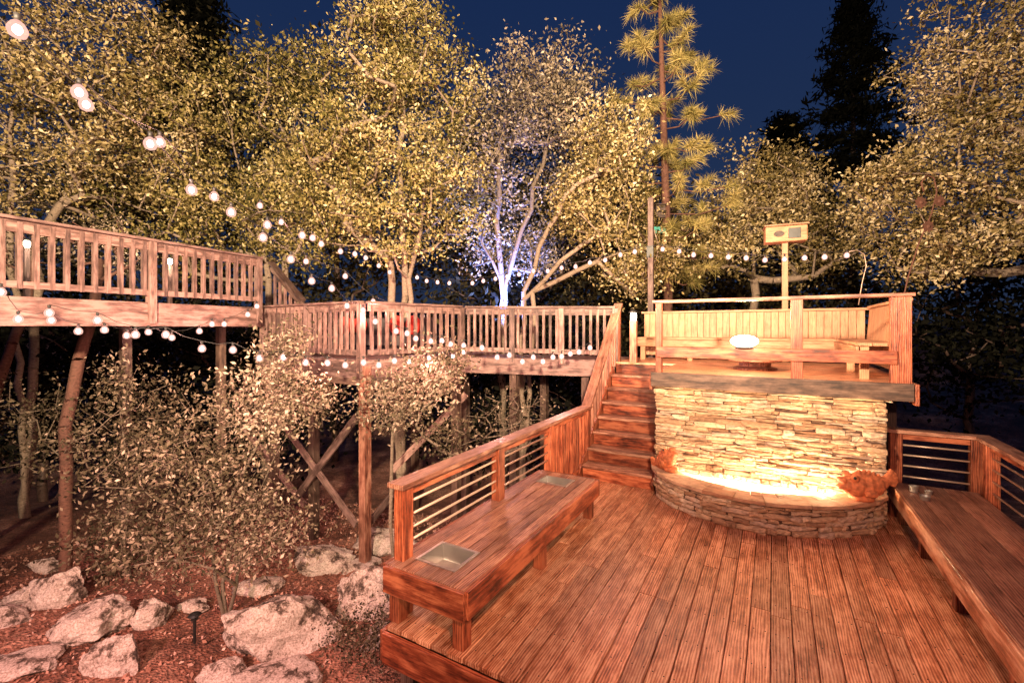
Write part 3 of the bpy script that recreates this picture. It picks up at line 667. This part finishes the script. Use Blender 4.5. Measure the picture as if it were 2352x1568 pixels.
def tree(name,label,cat,stems,crowns,ncl,per,spread,L,W,lm,bm,rtip,seed,group=None,wob=.12,tshift=0,leafname='crown',rmin=0):
    rg=random.Random(seed);base=Vector(stems[0][0]);t=thing(name,label,cat,base,group)
    nodes=[];par=[];cnt=[];nst=0
    for st in stems:
        st=[Vector(p) for p in st];prev=0
        if not nodes: nodes.append(st[0]);par.append(-1)
        for a,c in zip(st,st[1:]):
            k=max(1,int((c-a).length/.5))
            for i in range(1,k+1):
                p=a.lerp(c,i/k)+Vector((rg.uniform(-wob,wob),rg.uniform(-wob,wob),0))*(.6)
                nodes.append(p);par.append(prev);prev=len(nodes)-1
    nst=len(nodes)
    cl=[];tw=sum(c[4] for c in crowns)
    for (c,r,d,h,w) in crowns:
        for i in range(int(ncl*w/tw)):
            v=Vector((rg.gauss(0,1),rg.gauss(0,1),rg.gauss(0,1))).normalized()*(rg.random()**.42)
            k=1+.30*noise.noise(Vector(v*2.2)+Vector((seed,0,0)))
            cl.append(c+(RIGHT*v.x*r+FWD*v.y*d+Vector((0,0,v.z*h)))*k)
    cl.sort(key=lambda p:(p-base).length)
    arr=np.array([tuple(n_) for n_ in nodes]);tip=[]
    for p in cl:
        dv=arr-np.array(p);dist=np.linalg.norm(dv,axis=1)
        cost=dist+np.maximum(0,dv[:,2])*1.2
        j=int(np.argmin(cost));a=nodes[j];L_=(p-a).length;k=max(1,int(L_/.45));prev=j;new=[]
        for i in range(1,k+1):
            f=i/k;q=a.lerp(p,f)+Vector((rg.uniform(-1,1),rg.uniform(-1,1),rg.uniform(-.6,.6)))*.09*(1 if i<k else 0)+Vector((0,0,-.12*math.sin(f*math.pi)*L_*.4))
            nodes.append(q);par.append(prev);prev=len(nodes)-1;new.append(tuple(q))
        arr=np.vstack([arr,np.array(new)]);tip.append(prev)
    cnt=[0]*len(nodes)
    for i in tip:
        j=i
        while j>=0: cnt[j]+=1;j=par[j]
    mb=MB()
    def rad(i): return max(rtip*max(1,cnt[i])**.45,rmin if i<nst else 0)
    for i in range(1,len(nodes)):
        p=par[i];ri=rad(i);rp=min(rad(p),ri*1.4)
        mb.tube([nodes[p],nodes[i]],[rp,ri],7 if ri>.05 else 4,tone=.5+.3*math.sin(i),cap=False)
    mb.build('trunk',bm,t,smooth=True)
    tones=[.46+.46*noise.noise(p*1.1)+rg.uniform(-.16,.16)+tshift for p in cl]
    leaves(leafname,[tuple(p) for p in cl],tones,per,spread,L,W,lm,t,seed)
    return t
def cr(px,py,t,rpx,hpx,dep,w=1): return (P(px,py,t),rpx*t/F,dep,hpx*t/F,w)
def gp(px,t): 
    p=P(px,800,t);p.z=gh(p.x,p.y)-.1;return p
LF=M['leaf'];LG=M['leafgreen'];BK=M['bark']
tree('oak_tree','large leafy oak at the left rising behind the high deck','tree',[[gp(60,10.5),P(30,520,10.5),P(20,300,10.3),P(90,60,10.3)],[gp(60,10.5),P(90,560,11),P(190,380,11.3),P(290,150,11.4)]],[cr(110,190,10.5,270,290,2.2,1.5),cr(300,120,11.5,150,170,1.5,.5),cr(60,430,11,180,120,1.5,.5),cr(330,360,12,150,160,1.6,.6)],290,95,.25,.10,.05,LF,BK,.0085,11,tshift=.03)
tree('oak_tree','broad green oak behind the stairs of the high deck','tree',[[gp(610,13),P(620,640,13),P(560,420,13),P(520,250,13)],[gp(610,13),P(660,560,13),P(690,350,13)]],[cr(560,330,13,200,250,2.2,1),cr(680,180,13,100,90,1.5,.3),cr(420,480,12.6,180,140,1.6,.6),cr(690,500,12.5,110,120,1.4,.4)],290,90,.29,.11,.055,LG,BK,.0095,12,tshift=.0)
tree('oak_tree','tallest oak with a bright yellow green crown above the platform','tree',[[gp(925,11.5),P(925,680,11.5),P(922,450,11.5),P(918,200,11.5),P(915,60,11.5)],[gp(925,11.5),P(940,640,11.4),P(980,420,11.3),P(1010,230,11.3)],[gp(925,11.5),P(900,600,11.5),P(800,520,11.5),P(745,380,11.5)]],[cr(910,210,11.5,190,225,1.9,1.5),cr(930,60,11.5,110,90,1.2,.4),cr(790,360,11.3,140,170,1.5,.7),cr(1000,430,11.2,110,140,1.4,.5),cr(880,520,11,150,80,1.3,.3)],360,104,.23,.098,.05,LG,BK,.0098,13,tshift=.08)
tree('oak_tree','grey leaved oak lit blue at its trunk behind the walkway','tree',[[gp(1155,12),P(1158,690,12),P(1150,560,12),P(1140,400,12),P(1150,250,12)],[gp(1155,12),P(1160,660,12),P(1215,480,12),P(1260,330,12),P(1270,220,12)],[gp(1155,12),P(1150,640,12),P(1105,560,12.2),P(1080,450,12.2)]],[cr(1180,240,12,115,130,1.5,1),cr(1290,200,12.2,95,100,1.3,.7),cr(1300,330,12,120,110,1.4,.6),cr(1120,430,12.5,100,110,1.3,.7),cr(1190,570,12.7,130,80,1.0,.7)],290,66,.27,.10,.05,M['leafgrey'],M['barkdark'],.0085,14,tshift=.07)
tree('oak_tree','spreading oak with long bare limbs left of the pine','tree',[[gp(1195,11.4),P(1200,690,11.4),P(1290,600,11.4),P(1400,520,11.4),P(1460,430,11.4)],[gp(1195,11.4),P(1205,670,11.4),P(1260,520,11.4),P(1340,400,11.4),P(1400,320,11.4)],[gp(1195,11.4),P(1230,670,11.4),P(1370,600,11.4),P(1480,560,11.4)]],[cr(1400,340,11.4,95,90,1.3,1),cr(1385,470,11.4,110,85,1.3,.8),cr(1470,600,11.2,110,80,1.1,.6),cr(1320,480,11.5,70,80,1,.3)],200,82,.245,.096,.05,LF,BK,.009,15,tshift=.07)
tree('oak_tree','rounded pale oak between the pine and the speaker box','tree',[[gp(1735,14),P(1735,640,14),P(1730,450,14)]],[cr(1735,450,14,110,120,1.6,1),cr(1840,480,14,90,110,1.4,.8),cr(1660,560,13.5,90,90,1.4,.6),cr(1900,560,13.5,120,80,1.4,.5)],250,90,.28,.115,.058,LF,BK,.010,16,tshift=.05)
tree('oak_tree','large pale oak overhanging from the right edge','tree',[[gp(2400,9.5),P(2390,640,9.5),P(2330,420,9.5),P(2270,200,9.5),P(2260,30,9.5)],[gp(2400,9.5),P(2380,560,9.5),P(2250,500,9.3),P(2120,470,9.2)]],[cr(2270,120,9.5,160,190,1.8,1.2),cr(2250,400,9.3,170,160,1.7,1.1),cr(2070,450,9.6,100,110,1.3,.7),cr(2190,570,9.2,170,70,1.4,.6),cr(2380,300,9,130,300,1.6,.9)],370,98,.225,.09,.045,LF,BK,.0085,17,tshift=.08)
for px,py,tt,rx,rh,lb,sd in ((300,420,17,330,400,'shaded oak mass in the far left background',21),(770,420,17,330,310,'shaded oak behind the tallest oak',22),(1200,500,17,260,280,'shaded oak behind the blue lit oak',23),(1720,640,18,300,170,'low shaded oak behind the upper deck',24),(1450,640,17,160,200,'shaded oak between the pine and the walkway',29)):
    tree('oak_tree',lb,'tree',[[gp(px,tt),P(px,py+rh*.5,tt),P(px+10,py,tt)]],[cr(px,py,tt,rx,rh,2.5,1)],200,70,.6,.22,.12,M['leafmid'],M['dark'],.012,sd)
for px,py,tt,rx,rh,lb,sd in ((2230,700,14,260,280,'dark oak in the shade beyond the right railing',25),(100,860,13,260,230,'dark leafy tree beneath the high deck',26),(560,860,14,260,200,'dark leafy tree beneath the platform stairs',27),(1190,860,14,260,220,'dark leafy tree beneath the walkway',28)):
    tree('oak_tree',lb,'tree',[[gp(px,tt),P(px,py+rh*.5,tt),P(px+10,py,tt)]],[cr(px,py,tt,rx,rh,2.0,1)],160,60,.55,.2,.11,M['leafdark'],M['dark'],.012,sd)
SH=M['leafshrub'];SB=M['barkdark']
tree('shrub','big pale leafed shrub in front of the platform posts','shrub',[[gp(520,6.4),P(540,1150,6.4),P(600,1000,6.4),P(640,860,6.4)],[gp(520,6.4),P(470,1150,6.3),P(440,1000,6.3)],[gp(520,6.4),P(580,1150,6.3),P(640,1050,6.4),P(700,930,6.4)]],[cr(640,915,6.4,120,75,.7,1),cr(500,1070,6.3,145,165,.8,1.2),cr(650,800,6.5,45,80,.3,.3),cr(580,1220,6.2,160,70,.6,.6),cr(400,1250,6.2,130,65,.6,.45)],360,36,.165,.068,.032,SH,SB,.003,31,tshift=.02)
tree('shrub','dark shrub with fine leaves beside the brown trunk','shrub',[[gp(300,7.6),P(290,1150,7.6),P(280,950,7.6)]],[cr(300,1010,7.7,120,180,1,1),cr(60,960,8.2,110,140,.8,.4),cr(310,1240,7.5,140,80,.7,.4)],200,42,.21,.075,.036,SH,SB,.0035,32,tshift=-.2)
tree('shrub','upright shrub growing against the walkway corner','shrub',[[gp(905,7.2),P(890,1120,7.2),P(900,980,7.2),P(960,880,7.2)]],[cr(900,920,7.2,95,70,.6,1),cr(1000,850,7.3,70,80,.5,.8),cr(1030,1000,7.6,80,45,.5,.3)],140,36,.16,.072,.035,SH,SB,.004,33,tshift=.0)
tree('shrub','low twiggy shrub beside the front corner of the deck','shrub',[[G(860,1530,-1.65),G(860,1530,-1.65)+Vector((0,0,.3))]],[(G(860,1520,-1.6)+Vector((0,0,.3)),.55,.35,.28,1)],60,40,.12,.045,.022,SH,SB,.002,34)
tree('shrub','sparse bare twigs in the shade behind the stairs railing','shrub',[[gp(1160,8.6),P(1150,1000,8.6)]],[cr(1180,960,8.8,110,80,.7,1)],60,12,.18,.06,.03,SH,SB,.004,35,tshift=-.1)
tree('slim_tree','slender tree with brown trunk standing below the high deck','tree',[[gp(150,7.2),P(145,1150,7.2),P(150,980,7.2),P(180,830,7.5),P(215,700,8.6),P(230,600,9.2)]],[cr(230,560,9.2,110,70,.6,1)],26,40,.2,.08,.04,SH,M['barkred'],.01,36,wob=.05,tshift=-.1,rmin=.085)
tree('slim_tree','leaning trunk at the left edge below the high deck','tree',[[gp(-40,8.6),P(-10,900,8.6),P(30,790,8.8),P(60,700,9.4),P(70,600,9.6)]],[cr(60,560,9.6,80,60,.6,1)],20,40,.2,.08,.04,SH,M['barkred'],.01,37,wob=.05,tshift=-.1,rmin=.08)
# pine
t=thing('pine_tree','tall pine with bottle brush needle tufts and a teal sign','tree',gp(1520,12.6))
rg=random.Random(5);mb=MB();TP=[gp(1530,12.6)]+[P(1535-.03*(650-y),y,12.6) for y in (650,450,250,80,-80)]
mb.tube(TP,[.14,.12,.11,.085,.06,.04],10,tone=.6)
tips=[]
for k in range(54):
    y=-60+ (k/54)**.82*720;tr=P(1535-.03*(650-y),y,12.6);an=k*2.4+rg.uniform(-.5,.5)
    Lr=(.65+.95*min(1,(y+60)/330))*rg.uniform(.55,1.15)
    dv=RIGHT*math.cos(an)+FWD*math.sin(an)*.8;e=tr+dv*Lr+Vector((0,0,rg.uniform(-.3,.4)));mid=tr.lerp(e,.5)+Vector((0,0,-.14))
    mb.tube([tr,mid,e],[.025,.018,.011],5,cap=False);tips.append((e,dv))
    for q in range(rg.choice([1,2,2,3])):
        f=rg.uniform(.5,.95);c=tr.lerp(e,f);e2=c+Vector((rg.uniform(-.35,.35),rg.uniform(-.35,.35),rg.uniform(-.1,.3)));mb.tube([c,e2],[.012,.008],4,cap=False);tips.append((e2,(e2-c).normalized()))
mb.build('trunk',M['barkred'],t,smooth=True)
rgn=np.random.default_rng(3);V=[];TN=[]
for e,dv in tips:
    n=130;v=rgn.normal(0,1,(n,3));v/=np.linalg.norm(v,axis=1)[:,None];v+=np.array(dv)*.7+np.array([0,0,.3]);v/=np.linalg.norm(v,axis=1)[:,None]
    ln=rgn.uniform(.22,.40,(n,1));st=np.array(e)-np.array(dv)*rgn.uniform(0,.35,(n,1))
    sd=np.cross(v,rgn.normal(0,1,(n,3)));sd/=np.linalg.norm(sd,axis=1)[:,None]
    tri=np.stack([st-sd*.009,st+sd*.009,st+v*ln+sd*.002-np.array([0,0,1])*ln*.25],1);V.append(tri.reshape(-1,3));TN.append(np.repeat(np.clip(rgn.normal(.5,.2,n)+rgn.uniform(-.3,.25),0,1),3))
fastmesh('crown',np.vstack(V),3,np.concatenate(TN),M['needle'],t)
c=P(1516,528,12.38);t2=thing('tree_sign','small teal sign nailed to the pine trunk','sign',c)
MB().beam(c-RIGHT*.16,c+RIGHT*.16,.02,.17).build('board',M['teal'],t2,.004)
c=P(1516,487,12.38);t2=thing('nest_box','small dark box fixed to the pine trunk above the teal sign','box',c)
MB().beam(c-RIGHT*.13,c+RIGHT*.13,.14,.34).build('body',M['dark'],t2,.01);MB().beam(c-RIGHT*.16+Vector((0,0,.19)),c+RIGHT*.16+Vector((0,0,.19)),.22,.03).build('lid',M['dark'],t2)
def conifer(label,px,ptop,pbot,tt,wpx,seed):
    rg=random.Random(seed);b=gp(px,tt);top=P(px,ptop,tt);bot=P(px,pbot,tt);t=thing('conifer_tree',label,'tree',b)
    MB().tube([b,top],[.35,.04],8).build('trunk',M['dark'],t,smooth=True)
    cl=[];hh=top.z-bot.z;Rr=wpx*tt/F
    for k in range(430):
        f=rg.random()**1.25;z=bot.z+hh*f;tier=(1+.4*math.sin(f*46)+.3*noise.noise(Vector((f*9,seed,0))))
        r=Rr*(1-f)**.72*tier*(rg.random()**.5);an=rg.uniform(0,6.283)
        cl.append((b.x+r*math.cos(an),b.y+r*math.sin(an),z-.25*r*.5))
    leaves('crown',cl,[.4]*len(cl),30,.40,.6,.17,M['leafdark'],t,seed,flat=.4)
conifer('tall dark conifer against the blue sky at the right',1960,-20,420,34,112,51)
conifer('lower dark conifer left of the tall one at the right',1800,270,480,36,70,52)
conifer('dark conifer top behind the trees at the upper left',450,-60,300,30,130,53)
# ---------------------------------------------------------------- boulders
def boulder(px,py,w,h,label,seed):
    zg=-1.72;c=G(px,py-h*.18,zg);t_=(c.x*-S+c.y*K);rx=w*t_/F/2;rz=h*t_/F*.5;ry=rx*.85
    bm=bmesh.new();bmesh.ops.create_icosphere(bm,subdivisions=5,radius=1)
    rr=random.Random(seed);pl=[(Vector((rr.gauss(0,1),rr.gauss(0,1),rr.gauss(0,.8))).normalized(),rr.uniform(.5,.82)) for _ in range(18)]
    for v in bm.verts:
        p=v.co.copy()
        for nn,dd in pl:
            e=p.dot(nn)-dd
            if e>0:p-=nn*e*.97
        p*=1+.17*noise.fractal(p*2.2+Vector((seed*3,0,0)),.9,2.1,6)+.05*abs(noise.noise(p*6+Vector((seed,0,0))))
        v.co=RIGHT*p.x*rx*1.22+FWD*p.y*ry+Vector((0,0,p.z*rz*1.1))
    me=bpy.data.meshes.new('boulder');bm.to_mesh(me);bm.free();me.materials.append(M['granite'])
    o=bpy.data.objects.new('boulder',me);COL.objects.link(o);o.location=(c.x,c.y,gh(c.x,c.y)+rz*.16);tag(o,label,'boulder')
for i,a in enumerate([(650,1490,280,200,'largest mottled granite boulder in the middle of the rocks'),(215,1465,180,120,'wide pale boulder left of the path light'),(140,1400,130,130,'upright pale boulder behind the wide pale one'),(75,1385,100,65,'low rounded boulder near the left edge'),(272,1555,120,110,'pale angular boulder nearest the bottom left'),(350,1440,110,80,'dark mossy boulder beside the path light'),(845,1420,150,130,'boulder close to the end of the red bench'),(880,1265,130,70,'grey boulder behind the end of the bench near the post'),(745,1310,150,70,'flat boulder left of the concrete footing'),(520,1560,140,80,'half buried boulder at the bottom beside the largest one'),(5,1440,120,60,'flat pale boulder cut by the left edge'),(885,1480,110,80,'small boulder against the deck corner'),(640,1575,220,70,'low slab of rock at the bottom below the largest boulder'),(110,1310,70,40,'small dark boulder at the foot of the brown trunk'),(590,1350,110,45,'small boulder under the big pale shrub'),(30,1560,190,50,'flat ledge of rock in the bottom left corner'),(440,1400,70,40,'small stone behind the path light'),(860,1350,100,60,'mid sized rock between the deck and the flat boulder')]): boulder(*a,seed=60+i)
rgn=np.random.default_rng(9);cl=[]
for k in range(4200):
    x=rgn.uniform(-12,-2.0);y=rgn.uniform(.5,8.5);cl.append((x,y,gh(x,y)+.012))
o=leaves('leaf_litter',cl,[.5]*len(cl),4,.06,.06,.035,M['litter'],None,9,flat=.12);tag(o,'dry fallen leaves scattered over the ground','leaf litter',kind='stuff')
# ---------------------------------------------------------------- lights
def light(kind,loc,e,col,size=.1,aim=None,**k):
    l=bpy.data.lights.new(kind.lower(),kind);l.energy=e;l.color=col
    if kind=='AREA': l.size=size
    else: l.shadow_soft_size=size
    for a,v in k.items(): setattr(l,a,v)
    o=bpy.data.objects.new('light',l);COL.objects.link(o);o.location=loc
    if aim is not None: o.rotation_euler=(Vector(aim)-Vector(loc)).to_track_quat('-Z','Y').to_euler()
    return o
# house floodlights behind the camera
light('SPOT',(3.5,-6,5.5),48000,(1,.74,.48),.3,aim=P(800,130,11),spot_size=math.radians(84),spot_blend=.8)
light('SPOT',(-4,-6,5.0),30000,(1,.74,.48),.3,aim=P(2150,170,9),spot_size=math.radians(56),spot_blend=.8)
light('SPOT',(-4,-4,4.0),6200,(1,.50,.42),.3,aim=G(450,1500,-1.7),spot_size=math.radians(60),spot_blend=.9)
# deck light
light('POINT',(.4,.2,3.4),860,(1,.47,.29),.15)
# basin + wall wash
for x,e in ((-1.0,10),(-.4,20),(.1,34),(.5,34)): light('POINT',(x,6.44,.39),e,(1,.66,.37),.04)
for x in (-1.1,-.4,.3,.9): light('POINT',(x,6.56,1.40),3.2,(1,.60,.28),.03)
light('POINT',(-.33,6.42,2.24),60,(1,.58,.3),.08)
light('POINT',(-.33,7.3,2.5),125,(1,.52,.25),.12)
light('POINT',(-2.3,8.2,2.6),34,(1,.70,.46),.05)
p=P(62,560,7.9);light('POINT',p+Vector((.15,-.1,.0)),25,(1,.8,.6),.05)
p=P(390,600,9.4);light('POINT',p+Vector((.15,-.1,.0)),25,(1,.8,.6),.05)
for p in LIGHTPTS: light('POINT',p,42,(1,.44,.37),.04)
# blue spotlight under oak
q=P(1175,735,11.2);light('SPOT',q+Vector((0,0,-.2)),5200,(.16,.26,1),.08,aim=P(1150,620,12.4),spot_size=math.radians(90),spot_blend=.9)
t=thing('garden_spotlight','small spotlight at the foot of the blue lit oak','lamp',q+Vector((0,0,-.5)))
MB().tube([q+Vector((0,0,-2.5)),q+Vector((0,0,-.45))],.02,8).build('stake',M['black'],t)
MB().lathe(q+Vector((0,0,-.45)),[(.05,0),(.08,.12),(.06,.12)],14).build('head',M['black'],t)
# ---------------------------------------------------------------- world
w=bpy.data.worlds.new('World');scene.world=w;w.use_nodes=True;nt=w.node_tree;bg=nt.nodes['Background']
tc=N(nt,'ShaderNodeTexCoord');sp=N(nt,'ShaderNodeSeparateXYZ');nt.links.new(tc.outputs['Generated'],sp.inputs[0])
r=ramp(nt,sp.outputs[2],[(0,(.018,.028,.060)),(.25,(.014,.029,.078)),(.7,(.007,.021,.080))])
nt.links.new(r.outputs[0],bg.inputs[0]);bg.inputs[1].default_value=1.0
# ---------------------------------------------------------------- camera
cam=bpy.data.cameras.new('camera');co=bpy.data.objects.new('camera',cam);COL.objects.link(co);co.location=(0,0,H)
co.rotation_euler=(math.radians(90),0,TH);cam.sensor_width=36;cam.lens=F/2352*36;cam.shift_y=-(784-HZ)/2352;cam.clip_end=800;cam.clip_start=.05
scene.camera=co
scene.view_settings.view_transform='Standard';scene.view_settings.look='None';scene.view_settings.exposure=0
